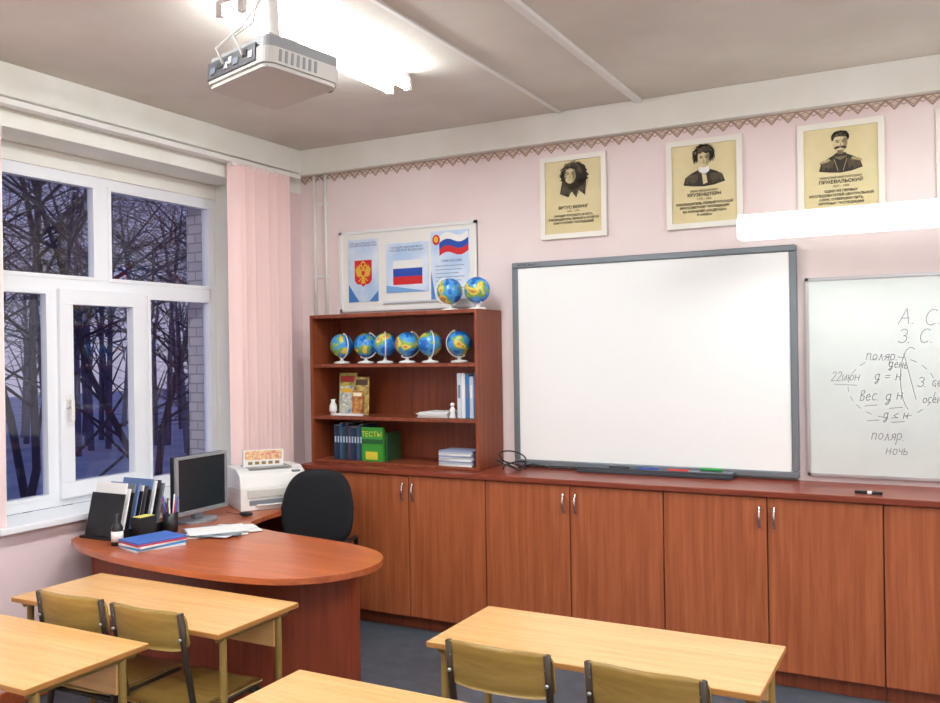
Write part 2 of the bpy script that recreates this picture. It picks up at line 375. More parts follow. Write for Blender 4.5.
for k in range(5): b.box(1.12+random.uniform(-.01,.02),1.33,-.3+random.uniform(-.01,.01),-.1,1.272+k*.007,1.2775+k*.007,M_white2)
b.build()
b=B('ring_binders');x=1.385
for k,(cl,h) in enumerate(((C(200,215,225),.27),(C(225,228,228),.27),(C(60,120,180),.26),(C(190,205,215),.25),(C(70,100,150),.27))):
    book(b,x,.026,-.27,.2,1.272,h,mat('binder%d'%k,cl,.45));b.box(x+.006,x+.020,-.2706,-.27,1.272+.12,1.272+.2,mat('bl%d'%(k%2),(C(110,120,140),C(230,232,236))[k%2],.5));x+=.028
b.build(.0015)
b=B('small_figurine').lathe([(.02,0),(.022,.01),(.012,.03),(.018,.05),(.008,.07)],M_white2,14,RT((1.362,-.29,1.271)));b.sphere((1.362,-.29,1.271+.082),.013,M_white2,12,8);b.build()
b=B('stack_of_notebooks')
for k in range(9):
    m=(M_white2,mat('nb2',C(190,200,205),.6),mat('nb3',C(150,160,190),.6))[k%3];a=random.uniform(-.12,.12)
    b.box(-.115,.115,-.08,.08,k*.0105,k*.0105+.0095,m,RT((1.39,-.235,HC+.02),a))
b.build()
# ------------------------------------------------------------------ interactive board
bx0,bx1,bz0,bz1=1.656,3.306,.967,2.21
b=B('interactive_whiteboard');t=.035
b.box(bx0+t,bx1-t,-.04,-.005,bz0+t,bz1-t,M_board)
b.box(bx0,bx1,-.05,-.003,bz1-t,bz1,M_frame).box(bx0,bx1,-.05,-.003,bz0+.01,bz0+.01+t,M_frame).box(bx0,bx0+t,-.05,-.003,bz0+.01+t,bz1-t,M_frame).box(bx1-t,bx1,-.05,-.003,bz0+.01+t,bz1-t,M_frame)
b=b.build(.006)
text(b,'NOVAL Board',.02,(bx0+.1,-.0515,bz1-.017),mat('label_dark',C(40,44,48),.5))
b=B('pen_tray');dk=mat('tray_grey',C(58,64,72),.45)
b.box(2.10,2.98,-.15,-.052,HC+.001,HC+.022,dk).box(2.10,2.98,-.15,-.143,HC+.022,HC+.034,dk).box(2.74,2.98,-.14,-.06,HC+.022,HC+.036,mat('tray_lt',C(96,104,112),.4))
for x,cl in ((2.28,C(30,30,34)),(2.45,C(40,70,170)),(2.62,C(190,40,40)),(2.80,C(40,150,70))):
    b.tube([(x,-.1,HC+.046 if x>2.7 else HC+.031),(x+.12,-.1,HC+.046 if x>2.7 else HC+.031)],.009,mat('pen%g'%x,cl,.35),10)
b.build(.003)
pts=[]
for i in range(80):
    t_=i/79;a=t_*5*math.pi+.5;pts.append((1.70+.10*math.cos(a)*(1-.3*t_)+.03*t_,-.20+.06*math.sin(a),HC+.007+.10*abs(math.sin(a*.5+.4))*math.sin(math.pi*t_)))
B('cable_coil').tube(pts,.0045,M_black,6).tube([(1.73,-.15,HC+.008),(1.80,-.10,HC+.03),(1.9,-.09,HC+.008),(2.1,-.1,HC+.01)],.0045,M_black,6).build()
# second board
b=B('marker_board');x0,x1,z0,z1=3.345,5.0,.995,2.03
b.box(x0,x1,-.02,-.003,z0,z1,M_board2);fr_=[(x0,x1,z0,z0+.016),(x0,x1,z1-.016,z1),(x0,x0+.016,z0,z1),(x1-.016,x1,z0,z1)]
for q in fr_: b.box(q[0],q[1],-.026,-.003,q[2],q[3],M_alu)
Mk=mat('marker_ink',C(122,127,136),.6)
def hz(py): return 2.03-(py-276)*.00505
def hx(px): return 3.34+(px-805)*.00467
def arc(cx,cz,rx,rz,a0,a1,n=10): return [(cx+rx*math.cos(math.radians(a0+(a1-a0)*i/n)),cz+rz*math.sin(math.radians(a0+(a1-a0)*i/n))) for i in range(n+1)]
G={'А':([[(0,0),(.32,1),(.6,0)],[(.1,.36),(.55,.4)]],.75),'С':([arc(.38,.5,.34,.5,50,310)],.75),'З':([arc(.2,.74,.24,.25,150,-80),arc(.2,.27,.28,.27,80,-150)],.6),
'п':([[(0,0),(0,.6)],[(0,.45),(.15,.6),(.32,.55),(.35,0)]],.5),'о':([arc(.2,.3,.18,.28,0,360)],.5),'л':([[(0,0),(.1,.05),(.2,.6),(.38,0)]],.5),
'я':([[(.35,0),(.35,.6),(.1,.55),(.06,.38),(.35,.28)],[(.2,.3),(0,0)]],.5),'р':([[(0,-.45),(.02,.6)],arc(.17,.32,.17,.28,120,-120)],.5),
'д':([arc(.18,.3,.17,.28,40,330),[(.35,.6),(.34,-.25),(.2,-.42),(.06,-.3),(.45,.05)]],.55),'е':([[(0,.3),(.34,.36),(.22,.6),(.05,.5),(0,.25),(.15,0),(.38,.1)]],.5),
'н':([[(0,0),(0,.6)],[(0,.32),(.35,.32)],[(.35,.6),(.35,0)]],.52),'ь':([[(0,.6),(0,0),(.25,0),(.32,.18),(.2,.32),(0,.3)]],.45),
'и':([[(0,.6),(0,.05),(.15,0),(.35,.5)],[(.35,.6),(.35,0)]],.52),'ю':([[(0,0),(0,.6)],[(0,.3),(.15,.3)],arc(.32,.3,.16,.28,0,360)],.62),
'в':([[(0,0),(0,.9),(.2,.95),(.25,.7),(0,.5),(.3,.4),(.3,.05),(0,0)]],.45),'с':([arc(.2,.3,.19,.3,50,310)],.45),'ч':([[(0,.6),(.02,.35),(.3,.3)],[(.3,.6),(.3,0)]],.45),
'2':([[(0,.75),(.15,.95),(.33,.85),(.3,.55),(0,0),(.4,.03)]],.5),'=':([[(0,.2),(.4,.22)],[(0,.42),(.4,.44)]],.6),'<':([[(.38,.55),(0,.3),(.38,.05)]],.55),
'.':([[(0,0),(.04,.04)]],.3),'-':([[(0,.3),(.3,.32)]],.45),' ':([],.35)}
rh=random.Random(2)
def hand(s,px,py,size,wd=.0030,rise=0):
    x=hx(px);z=hz(py)
    for ch in s:
        st,w_=G[ch];j=rh.uniform(-.06,.06)
        for l in st: b.ribbon([(x+(u+.22*v)*size,z+(v+j+rise*u)*size) for u,v in l],wd,-.0212,Mk)
        x+=w_*size*1.05;z+=rise*size*.5
hand('А. С.',900,327,.078);hand('З. С.',900,345,.068)
hand('поляр.',868,361,.052,rise=-.06);hand('день',890,369,.043,rise=-.05)
hand('22июн',832,382,.050);hand('д = н',876,382,.050,rise=.04);hand('З. сев.',918,388,.047)
hand('вес. д н',861,403,.055,rise=.04);hand('осень',922,404,.043)
hand('д < н',884,420,.048);hand('поляр.',872,442,.055);hand('ночь',886,456,.052)
def dashed(pts,w_): 
    for i in range(0,len(pts)-1,2): b.ribbon([pts[i],pts[i+1]],w_,-.0212,Mk)
dashed(arc(hx(892),1.46,.2,.155,0,360,40),.0024)
b.ribbon(arc(hx(912),1.50,.05,.16,70,250,12),.0024,-.0212,Mk)
b.ribbon([(hx(905),1.63),(hx(916),1.40)],.0024,-.0212,Mk)
b.ribbon([(hx(835),hz(386)),(hx(858),hz(387))],.0024,-.0212,Mk)
for pyy,a,c_ in ((408,866,878),(410,890,903),(423,868,880),(424,892,905)): b.ribbon([(hx(a),hz(pyy)),(hx(c_),hz(pyy)+.006)],.0024,-.0212,Mk)
b=b.build()
B('marker_pen').tube([(3.60,-.36,HC+.009),(3.72,-.37,HC+.009)],.008,M_black,10).tube([(3.655,-.3645,HC+.009),(3.675,-.366,HC+.009)],.0084,M_white2,10).build()
# board lamp
b=B('chalkboard_lamp');x0,x1=3.08,4.30
b.prism([(-.42,2.215),(-.30,2.215),(-.28,2.30),(-.33,2.335),(-.40,2.335),(-.425,2.30)],x0,x1,M_lampE,Matrix(((0,0,1,0),(1,0,0,0),(0,1,0,0),(0,0,0,1))))
for x in (3.175,4.2): b.tube([(x,-.3,2.29),(x,-.15,2.315),(x,-.006,2.315)],.006,M_wplast).box(x-.02,x+.02,-.008,-.003,2.29,2.335,M_wplast)
b.build(.004)
# ------------------------------------------------------------------ portraits
def portrait(x,kind,name,dates,lines):
    W,H=.417,.493;z0=2.34;cx=x+W/2;b=B('portrait_poster');f=.03;rp=random.Random(kind+11)
    b.box(x+f,x+W-f,-.010,-.003,z0+f,z0+H-f,M_paper)
    fm=mat('cream_frame',C(241,238,227),.5)
    for q in ((x,x+W,z0,z0+f),(x,x+W,z0+H-f,z0+H),(x,x+f,z0+f,z0+H-f),(x+W-f,x+W,z0+f,z0+H-f)): b.box(q[0],q[1],-.022,-.003,q[2],q[3],fm)
    h=z0+H-.125
    L=lambda k:-.0103-.0003*k
    def hatch(x0,x1,za,zb,n,m,k,sl=.3,w_=.0016):
        for i in range(n):
            u=x0+(x1-x0)*(i+.5)/n;l=(zb-za)*rp.uniform(.6,1)
            b.ribbon([(u,zb),(u-sl*l,zb-l)],w_,L(k),m)
    def strands(cx_,cz_,r0,r1,a0,a1,n,m,k,curl=.5,fl=1.0,w_=.0024):
        for i in range(n):
            a=math.radians(rp.uniform(a0,a1));pts=[]
            for j in range(5):
                t=j/4;rr=r0+(r1-r0)*t*rp.uniform(.85,1.1);aa=a+curl*t*(1 if rp.random()<.7 else -1)*.6
                pts.append((cx_+rr*math.cos(aa),cz_+rr*fl*math.sin(aa)))
            b.ribbon(pts,w_,L(k),m)
    fx,fz=cx,h+.012
    fw,fh=(.036,.048)
    if kind==0:
        fx=cx-.018;fz=h+.005
        b.wallpoly(ell(cx+.01,h-.0,.085,.078,46,.12),L(0),M_ink)
        b.wallpoly([(cx-.07,h-.03),(cx-.085,h-.10),(cx-.03,h-.125),(cx-.01,h-.09),(cx+.02,h-.13),(cx+.035,h-.085),(cx+.075,h-.12),(cx+.085,h-.02)],L(0),M_ink)
        hatch(cx-.06,cx+.10,h-.12,h-.03,26,M_ink2,2)
    else:
        sw=.115 if kind==1 else .105
        b.wallpoly([(cx-sw,h-.125),(cx-sw*.9,h-.085),(cx-sw*.6,h-.062),(cx-.03,h-.045),(cx+.03,h-.045),(cx+sw*.6,h-.06),(cx+sw*.88,h-.08),(cx+sw,h-.12),(cx+sw*.5,h-.135),(cx,h-.14),(cx-sw*.5,h-.135)],L(0),M_ink)
        hatch(cx-sw*.8,cx-.03,h-.125,h-.07,14,M_ink2,1,.2);hatch(cx+.03,cx+sw*.85,h-.125,h-.07,14,M_ink2,1,-.2)
        b.wallpoly([(cx-.022,h-.035),(cx+.024,h-.035),(cx+.03,h-.06),(cx,h-.075),(cx-.028,h-.06)],L(2),M_ink2)
    if kind==1:
        b.wallpoly([(cx-.03,h-.052),(cx+.004,h-.075),(cx+.032,h-.052),(cx+.024,h-.03),(cx-.022,h-.03)],L(3),M_white2)
        b.wallpoly([(cx-.012,h-.066),(cx+.012,h-.066),(cx+.02,h-.12),(cx-.004,h-.128)],L(3),M_skin)
        b.wallpoly(ell(fx,fz+.018,.048,.052,36,.07),L(3),M_ink)
    if kind==2:
        b.wallpoly(ell(fx,fz+.030,.042,.034,30,.05),L(3),M_ink)
        b.wallpoly([(cx-.035,h-.055),(cx+.035,h-.055),(cx+.028,h-.04),(cx-.028,h-.04)],L(4),M_ink)
        for s in (-1,1):
            b.wallpoly([(cx+s*.055,h-.062),(cx+s*.10,h-.078),(cx+s*.103,h-.09),(cx+s*.05,h-.075)],L(3),M_ink3)
            b.ribbon([(cx+s*.03,h-.07),(cx+s*.012,h-.13)],.003,L(3),M_ink3)
    # face: oval with tonal modelling on one side
    b.wallpoly(ell(fx,fz,fw,fh,30),L(5),M_skin)
    b.wallpoly([(fx+.012,fz+.043),(fx+.030,fz+.024),(fx+.0355,fz),(fx+.028,fz-.030),(fx+.006,fz-.046),(fx+.014,fz-.03),(fx+.021,fz-.005),(fx+.018,fz+.02)],L(6),M_ink3)
    hatch(fx+.016,fx+.034,fz-.028,fz+.026,8,M_ink2,7,.1,.0012)
    for s in (-.0135,.0145):
        b.wallpoly(ell(fx+s,fz+.008,.0095,.006,12),L(7),M_ink3)
        b.wallpoly(ell(fx+s,fz+.007,.0048,.0020,10),L(8),M_ink)
        b.ribbon([(fx+s-.009,fz+.014),(fx+s-.001,fz+.0175),(fx+s+.009,fz+.0145)],.0028,L(8),M_ink)
    b.wallpoly([(fx+.001,fz+.008),(fx+.006,fz-.010),(fx-.003,fz-.012)],L(7),M_ink3)
    b.ribbon([(fx-.005,fz-.0105),(fx,fz-.0125),(fx+.006,fz-.0105)],.0018,L(8),M_ink)
    b.ribbon([(fx-.010,fz-.022),(fx,fz-.0205),(fx+.010,fz-.022)],.0022,L(8),M_ink)
    b.ribbon([(fx-.006,fz-.029),(fx+.006,fz-.029)],.002,L(8),M_ink3)
    if kind==1:
        b.wallpoly([(fx-.040,fz+.034),(fx-.018,fz+.030),(fx-.004,fz+.040),(fx+.014,fz+.028),(fx+.038,fz+.036),(fx+.030,fz+.060),(fx,fz+.070),(fx-.030,fz+.060)],L(9),M_ink)
        strands(fx,fz+.02,.038,.064,-20,200,60,M_ink,9,.8,1.0);strands(fx,fz+.035,.012,.040,20,170,24,M_ink2,10,.7,.9,.0012)
        for s in (-1,1): b.wallpoly([(fx+s*.033,fz+.03),(fx+s*.046,fz+.01),(fx+s*.038,fz-.022),(fx+s*.031,fz-.004)],L(9),M_ink)
    elif kind==2:
        b.wallpoly([(fx-.037,fz+.014),(fx-.032,fz+.034),(fx-.012,fz+.036),(fx+.014,fz+.033),(fx+.033,fz+.034),(fx+.037,fz+.012),(fx+.043,fz+.038),(fx+.03,fz+.060),(fx,fz+.066),(fx-.03,fz+.060),(fx-.043,fz+.038)],L(9),M_ink)
        strands(fx,fz+.03,.012,.040,20,160,26,M_ink2,10,.5,.85,.0012);strands(fx,fz+.026,.034,.044,0,180,30,M_ink,10,.5,.9)
        b.wallpoly([(fx-.032,fz-.022),(fx-.014,fz-.013),(fx,fz-.017),(fx+.014,fz-.013),(fx+.032,fz-.022),(fx+.024,fz-.030),(fx,fz-.022),(fx-.024,fz-.030)],L(10),M_ink)
        b.wallpoly([(fx-.016,fz-.036),(fx+.016,fz-.036),(fx+.010,fz-.056),(fx-.010,fz-.056)],L(9),M_ink2)
    else:
        b.wallpoly([(fx-.040,fz+.01),(fx-.034,fz+.036),(fx,fz+.042),(fx+.03,fz+.034),(fx+.046,fz-.05),(fx+.075,fz-.04),(fx+.066,fz+.04),(fx+.02,fz+.068),(fx-.034,fz+.058)],L(9),M_ink)
        strands(fx+.02,fz+.0,.045,.085,-60,200,46,M_ink,9,.7);strands(fx+.012,fz+.01,.04,.07,0,150,26,M_ink2,10,.6,1,.0013)
    b=b.build()
    first,last=name
    zt=z0+.205
    if first: text(b,first,.016,(cx,L(6),zt),M_ink,off=.0002)
    text(b,last,.025 if len(last)<15 else .019,(cx,L(6),zt-.022),M_ink,off=.0006)
    text(b,dates,.016,(cx,L(6),zt-.045),M_ink)
    for i,l in enumerate(lines): text(b,l,.0175,(cx,L(6),zt-.070-i*.021),M_ink,off=.0005)
portrait(1.842,0,('','ВИТУС БЕРИНГ'),'1681 – 1741',['ОФИЦЕР РУССКОГО ФЛОТА,','РУКОВОДИТЕЛЬ ПЕРВОЙ И ВТОРОЙ','КАМЧАТСКИХ ЭКСПЕДИЦИЙ'])
portrait(2.616,1,('ИВАН ФЁДОРОВИЧ','КРУЗЕНШТЕРН'),'1770 – 1846',['РУКОВОДИТЕЛЬ ПЕРВОЙ РУССКОЙ','КРУГОСВЕТНОЙ ЭКСПЕДИЦИИ','НА КОРАБЛЯХ «НАДЕЖДА»','И «НЕВА»'])
portrait(3.318,2,('НИКОЛАЙ МИХАЙЛОВИЧ','ПРЖЕВАЛЬСКИЙ'),'1839 – 1888',['ОДИН ИЗ ПЕРВЫХ','ИССЛЕДОВАТЕЛЕЙ ЦЕНТРАЛЬНОЙ','АЗИИ, СОВЕРШИЛ ПЯТЬ','КРУПНЫХ ЭКСПЕДИЦИЙ'])
portrait(3.965,1,('','СЕМЁНОВ-ТЯН-ШАНСКИЙ'),'1827 – 1914',['ИССЛЕДОВАТЕЛЬ','ТЯНЬ-ШАНЯ'])
# ------------------------------------------------------------------ symbols stand
b=B('state_symbols_display')
x0,x1,z0,z1=.34,1.40,1.955,2.50
b.box(x0,x1,-.012,-.003,z0,z1,mat('stand_white',C(236,236,230),.45))
for q in ((x0,x1,z0,z0+.02),(x0,x1,z1-.02,z1),(x0,x0+.02,z0,z1),(x1-.02,x1,z0,z1)): b.box(q[0],q[1],-.022,-.003,q[2],q[3],M_white2)
sheet=mat('sheet_skyblue',C(236,242,250),.4,noise=C(176,206,236),nscale=4)
M_pocket=mat('clear_pocket',C(206,214,220),.15)
b.box(.415,.655,-.018,-.012,2.02,2.44,sheet).box(.72,1.045,-.018,-.012,2.07,2.395,sheet).box(1.065,1.345,-.018,-.012,2.01,2.45,sheet)
Mbl=mat('sheet_blue',C(70,130,200),.5)
b.wallpoly([(.415,2.02),(.50,2.02),(.415,2.14)],-.0185,Mbl).wallpoly([(.655,2.02),(.655,2.09),(.58,2.02)],-.0185,Mbl).wallpoly([(.72,2.07),(1.045,2.07),(.72,2.12)],-.0185,mat('sheet_blue2',C(120,170,220),.5))
b.wallpoly([(1.065,2.01),(1.065,2.2),(1.10,2.01)],-.0185,Mbl)
b.box(.70,1.36,-.03,-.012,2.00,2.012,M_pocket)
fx0,fx1,fz0,fz1=.775,1.0,2.12,2.28
for k,m in enumerate((M_red,M_blue,M_white2)): b.box(fx0,fx1,-.0195,-.018,fz0+k*(fz1-fz0)/3,fz0+(k+1)*(fz1-fz0)/3,m)
for k,m in enumerate((M_red,M_blue,M_white2)):
    a=[(1.13+i*.213/8,2.29+k*.042+.018*math.sin(i*.8)+i*.003) for i in range(9)]
    b.wallpoly(a+[(x,z+.043) for x,z in a[::-1]],-.0186-.0003*k,m)
b.wallpoly(ell(1.108,2.395,.028,.034),-.0197,M_red);b.wallpoly(ell(1.108,2.397,.016,.02,16,.1),-.02,M_gold)
for k in range(7): b.ribbon([(1.10,2.225-k*.024),(1.31-(k%3)*.02,2.225-k*.024)],.004,-.0186,mat('grey_lines',C(130,140,156),.7))
cx,cz=.535,2.215
b.wallpoly([(cx-.07,cz+.085),(cx+.07,cz+.085),(cx+.07,cz-.05),(cx+.05,cz-.075),(cx+.015,cz-.08),(cx,cz-.095),(cx-.015,cz-.08),(cx-.05,cz-.075),(cx-.07,cz-.05)],-.0188,M_red)
b.wallpoly(ell(cx,cz-.005,.017,.036,18),-.0192,M_gold)
for s in (-1,1):
    b.wallpoly([(cx+s*.01,cz+.01),(cx+s*.022,cz+.03),(cx+s*.03,cz+.062),(cx+s*.038,cz+.04),(cx+s*.048,cz+.052),(cx+s*.052,cz+.03),(cx+s*.062,cz+.035),(cx+s*.058,cz+.005),(cx+s*.05,cz-.02),(cx+s*.032,cz-.03),(cx+s*.012,cz-.02)],-.0194,M_gold)
    b.ribbon([(cx+s*.004,cz+.025),(cx+s*.012,cz+.05),(cx+s*.026,cz+.048)],.011,-.0196,M_gold)
    b.ribbon([(cx+s*.008,cz-.03),(cx+s*.035,cz-.055)],.008,-.0196,M_gold)
    b.wallpoly([(cx+s*.008,cz+.058),(cx+s*.022,cz+.058),(cx+s*.018,cz+.07),(cx+s*.01,cz+.07)],-.0197,M_gold)
b.wallpoly([(cx-.012,cz+.066),(cx+.012,cz+.066),(cx+.009,cz+.08),(cx-.009,cz+.08)],-.0197,M_gold)
b.wallpoly([(cx-.008,cz-.035),(cx+.008,cz-.035),(cx+.02,cz-.072),(cx-.02,cz-.072)],-.0195,M_gold)
b.wallpoly([(cx-.013,cz+.012),(cx+.013,cz+.012),(cx+.013,cz-.01),(cx,cz-.02),(cx-.013,cz-.01)],-.0198,M_red)
b=b.build()
Mt=mat('blue_title',C(40,60,130),.7)
text(b,'ГОСУДАРСТВЕННЫЙ ГЕРБ\nРОССИЙСКОЙ ФЕДЕРАЦИИ',.016,(.535,-.0188,2.405),Mt)
text(b,'ГОСУДАРСТВЕННЫЙ ФЛАГ\nРОССИЙСКОЙ ФЕДЕРАЦИИ',.019,(.88,-.0188,2.355),Mt)
text(b,'ГИМН РОССИИ',.02,(1.22,-.021,2.255),Mt)
# ------------------------------------------------------------------ teacher desk
def smooth(pts,it=2,closed=True):
    for _ in range(it):
        q=[];n=len(pts)
        for i in range(n if closed else n-1):
            a=pts[i];c=pts[(i+1)%n];q+= [(a[0]*.75+c[0]*.25,a[1]*.75+c[1]*.25),(a[0]*.25+c[0]*.75,a[1]*.25+c[1]*.75)]
        if not closed: q=[pts[0]]+q+[pts[-1]]
        pts=q
    return pts
DZ=.76
top=[(.07,-.60),(.07,-1.93)]+smooth([(.10,-1.98),(.30,-2.09),(.60,-2.17),(1.0,-2.215),(1.35,-2.215),(1.62,-2.16),(1.78,-2.0),(1.83,-1.80),(1.74,-1.60),(1.52,-1.49),(1.2,-1.44),(.86,-1.40),(.64,-1.30),(.58,-1.1),(.56,-.9)],2,False)+[(.56,-.60)]
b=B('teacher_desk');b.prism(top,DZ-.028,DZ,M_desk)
pan=smooth([(.12,-1.86),(.7,-1.98),(1.15,-2.02),(1.45,-1.96),(1.60,-1.80),(1.62,-1.62),(1.54,-1.56)],3,False)
inn=[]
for i,p in enumerate(pan):
    a=Vector(pan[max(i-1,0)]);c=Vector(pan[min(i+1,len(pan)-1)]);d=(c-a).normalized();inn.append((p[0]-d.y*.02,p[1]+d.x*.02))
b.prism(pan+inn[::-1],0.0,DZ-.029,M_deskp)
b.box(.10,.12,-1.86,-.62,0,DZ-.029,M_deskp).box(.12,.50,-.64,-.62,0,DZ-.029,M_deskp).box(.12,.50,-1.36,-1.34,0,DZ-.029,M_deskp)
b.build(.003)
# ------------------------------------------------------------------ things on teacher desk
b=B('computer_monitor');T=RT((.36,-1.36,DZ+.001),math.radians(2))
b.box(-.025,.015,-.195,.195,.055,.37,M_black,T).box(-.06,-.025,-.15,.15,.1,.33,M_black,T)
for q in ((-.196,.196,.054,.076),(-.196,.196,.355,.371),(-.196,-.180,.076,.355),(.180,.196,.076,.355)): b.box(.004,.022,q[0],q[1],q[2],q[3],M_silver,T)
b.box(.015,.0165,-.180,.180,.076,.355,M_screen,T)
b.box(-.04,-.01,-.03,.03,.012,.1,M_silver,T).prism([(.09*math.cos(a*.3927)-.02,.12*math.sin(a*.3927)) for a in range(16)],0,.014,M_silver,T)
b.box(.022,.0235,.13,.14,.062,.068,mat('led',C(60,200,80),.5),T);b.build(.004)
b=B('laser_printer');T=RT((.335,-.79,DZ+.001),math.radians(-33))
b.box(-.17,.17,-.20,.20,0,.13,M_wplast,T).prism([(-.17,.13),(.17,.13),(.15,.2),(.06,.235),(-.17,.235)],-.20,.20,M_wplast,T@Matrix(((1,0,0,0),(0,0,1,0),(0,1,0,0),(0,0,0,1))))
b.box(.168,.174,-.15,.15,.03,.06,M_gplast,T).box(.168,.18,-.16,.16,.075,.12,mat('printer_grey',C(205,203,196),.4),T).box(-.1,.1,-.13,.13,.232,.238,mat('printer_slot',C(150,150,146),.5),T)
b.box(.10,.14,.12,.17,.195,.215,M_gplast,T).box(.17,.20,-.11,.11,.028,.034,M_wplast,T);b.build(.008)
b=B('greeting_card');T=RT((.35,-.83,DZ+.24),math.radians(-40))
b.box(-.004,-.002,-.12,.12,0,.10,M_white2,T);b.box(-.002,.0,-.11,.11,.04,.095,mat('card_flowers',C(240,226,160),.6,noise=C(214,130,120),nscale=60),T).box(-.04,-.002,-.12,-.117,0,.1,M_white2,T)
for k in range(5): b.box(-.002,.0002,-.09+k*.04,-.065+k*.04,.012,.03,mat('card_letters',C(150,120,70),.6),T)
b.build()
b=B('desk_organizer')
fcol=[M_white2,mat('f_grey',C(120,126,134),.5),M_white2,mat('f_blue',C(96,120,165),.5),mat('f_dark',C(60,60,68),.5)]
for k in range(5):
    y=-1.92+k*.055;T=Matrix.Translation((.12,y,DZ))@Matrix.Rotation(math.radians(-14),4,'X')
    b.box(0,.24,0,.005,.012,.23,M_black,T)
    b.box(.01,.225,.010,.020,.012,.285-.012*(k%3),fcol[k%5],T);b.box(.03,.24,.024,.034,.012,.26+.02*(k%2),fcol[(k+2)%5],T)
    b.box(.05,.22,.038,.044,.012,.24,M_white2,T)
b.box(.11,.38,-1.94,-1.585,DZ,DZ+.012,M_black)
b.box(.37,.38,-1.94,-1.59,DZ+.01,DZ+.05,M_black).box(.39,.46,-1.86,-1.76,DZ+.0,DZ+.11,M_black).box(.395,.455,-1.855,-1.765,DZ+.11,DZ+.112,mat('note_cube',C(230,220,120),.6))
b.build(.001)
b=B('pencil_cup').lathe([(.036,0),(.038,.002),(.04,.1),(.034,.1),(.033,.01)],M_black,18,RT((.43,-1.64,DZ)))
for k in range(7):
    a=k*.9;b.tube([(.43+.012*math.cos(a),-1.64+.012*math.sin(a),DZ+.012),(.43+.04*math.cos(a),-1.64+.04*math.sin(a),DZ+.17+.01*(k%3))],.004,mat('pc%d'%(k%4),[C(200,50,50),C(40,80,180),C(230,230,230),C(40,40,44)][k%4],.4),6)
b.build()
b=B('correction_fluid_bottle').lathe([(.026,0),(.028,.003),(.028,.085),(.02,.10),(.011,.108),(.011,.15),(.009,.152)],M_black,18,RT((.44,-1.985,DZ)));b.lathe([(.0284,.02),(.0284,.07)],M_white2,18,RT((.44,-1.985,DZ)));b.build()
b=B('stack_of_workbooks')
for k,cl in enumerate((C(230,232,235),C(60,140,200),C(240,240,236),C(190,60,90),C(70,110,190))):
    b.box(-.09,.09,-.125,.125,k*.009,k*.009+.008,mat('wb%d'%k,cl,.4),RT((.62,-1.93,DZ+.001),-.25+random.uniform(-.12,.12)))
b.build()
b=B('scattered_papers')
for k in range(9):
    b.box(-.105,.105,-.148,.148,k*.0016,k*.0016+.0012,(M_white2,mat('mag_a',C(150,160,170),.4,noise=C(70,90,90),nscale=18))[k%3==1],RT((.67+random.uniform(-.04,.10),-1.54+random.uniform(-.02,.05),DZ+.001),random.uniform(-.8,.8)))
b.build()
b=B('computer_mouse').sphere((.49,-1.14,DZ+.014),.03,M_black,16,10,(1.5,1,.45));b.tube([(.45,-1.14,DZ+.01),(.4,-1.12,DZ+.005),(.3,-1.10,DZ+.005)],.002,M_black,6).build()
# ------------------------------------------------------------------ office chair
b=B('office_chair');T=RT((.835,-1.02,0),math.radians(16))   # faces -y locally
for k in range(5):
    a=k*2*math.pi/5+.3;b.tube([(0,0,.10),(.15*math.cos(a),.15*math.sin(a),.09),(.25*math.cos(a),.25*math.sin(a),.065)],[.028,.022,.016],M_black,8,T)
    b.sphere((.25*math.cos(a),.25*math.sin(a),.031),.03,M_black,12,8,(1,.6,1),T)
b.tube([(0,0,.09),(0,0,.40)],.026,M_black,12,T).box(-.1,.1,-.1,.1,.39,.42,M_black,T)
def pad(b,cx,cy,cz,w,h,d,m,axis,T,bend=0):
    n=36;prof=[(-1,.80),(-.8,.93),(-.3,1),(.3,1),(.8,.93),(1,.80)]
    vs=[];fs=[]
    for t,s in prof:
        for k in range(n):
            a=2*math.pi*k/n;c,si=math.cos(a),math.sin(a);e=.62
            x=w/2*s*math.copysign(abs(c)**e,c);y=h/2*s*math.copysign(abs(si)**e,si)
            if axis=='z': vs.append((cx+x,cy+y,cz+t*d/2))
            else:
                x*=1-.16*max(0,y/(h/2))
                vs.append((cx+x,cy+t*d/2-bend*(x/(w/2))**2*.04+y*.12,cz+y))
    for i in range(len(prof)-1):
        for k in range(n):
            q=i*n+k;r=i*n+(k+1)%n;fs.append((q,r,r+n,q+n))
    fs.append(tuple(range(n))[::-1]);fs.append(tuple(range((len(prof)-1)*n,len(prof)*n)))
    b.add(vs,fs,m,True,T)
pad(b,0,0,.46,.46,.44,.085,M_fabric,'z',T)
pad(b,-.02,.225,.78,.44,.43,.07,M_fabric,'y',T,1)
b.tube([(0,.08,.40),(0,.25,.41),(0,.28,.50),(0,.26,.70)],.018,M_black,8,T)
for s in (-1,1): b.tube([(s*.2,.1,.42),(s*.24,.1,.44),(s*.25,.08,.64),(s*.25,-.16,.65),(s*.24,-.16,.46),(s*.2,-.12,.42)],.014,M_black,8,T)
b.build()
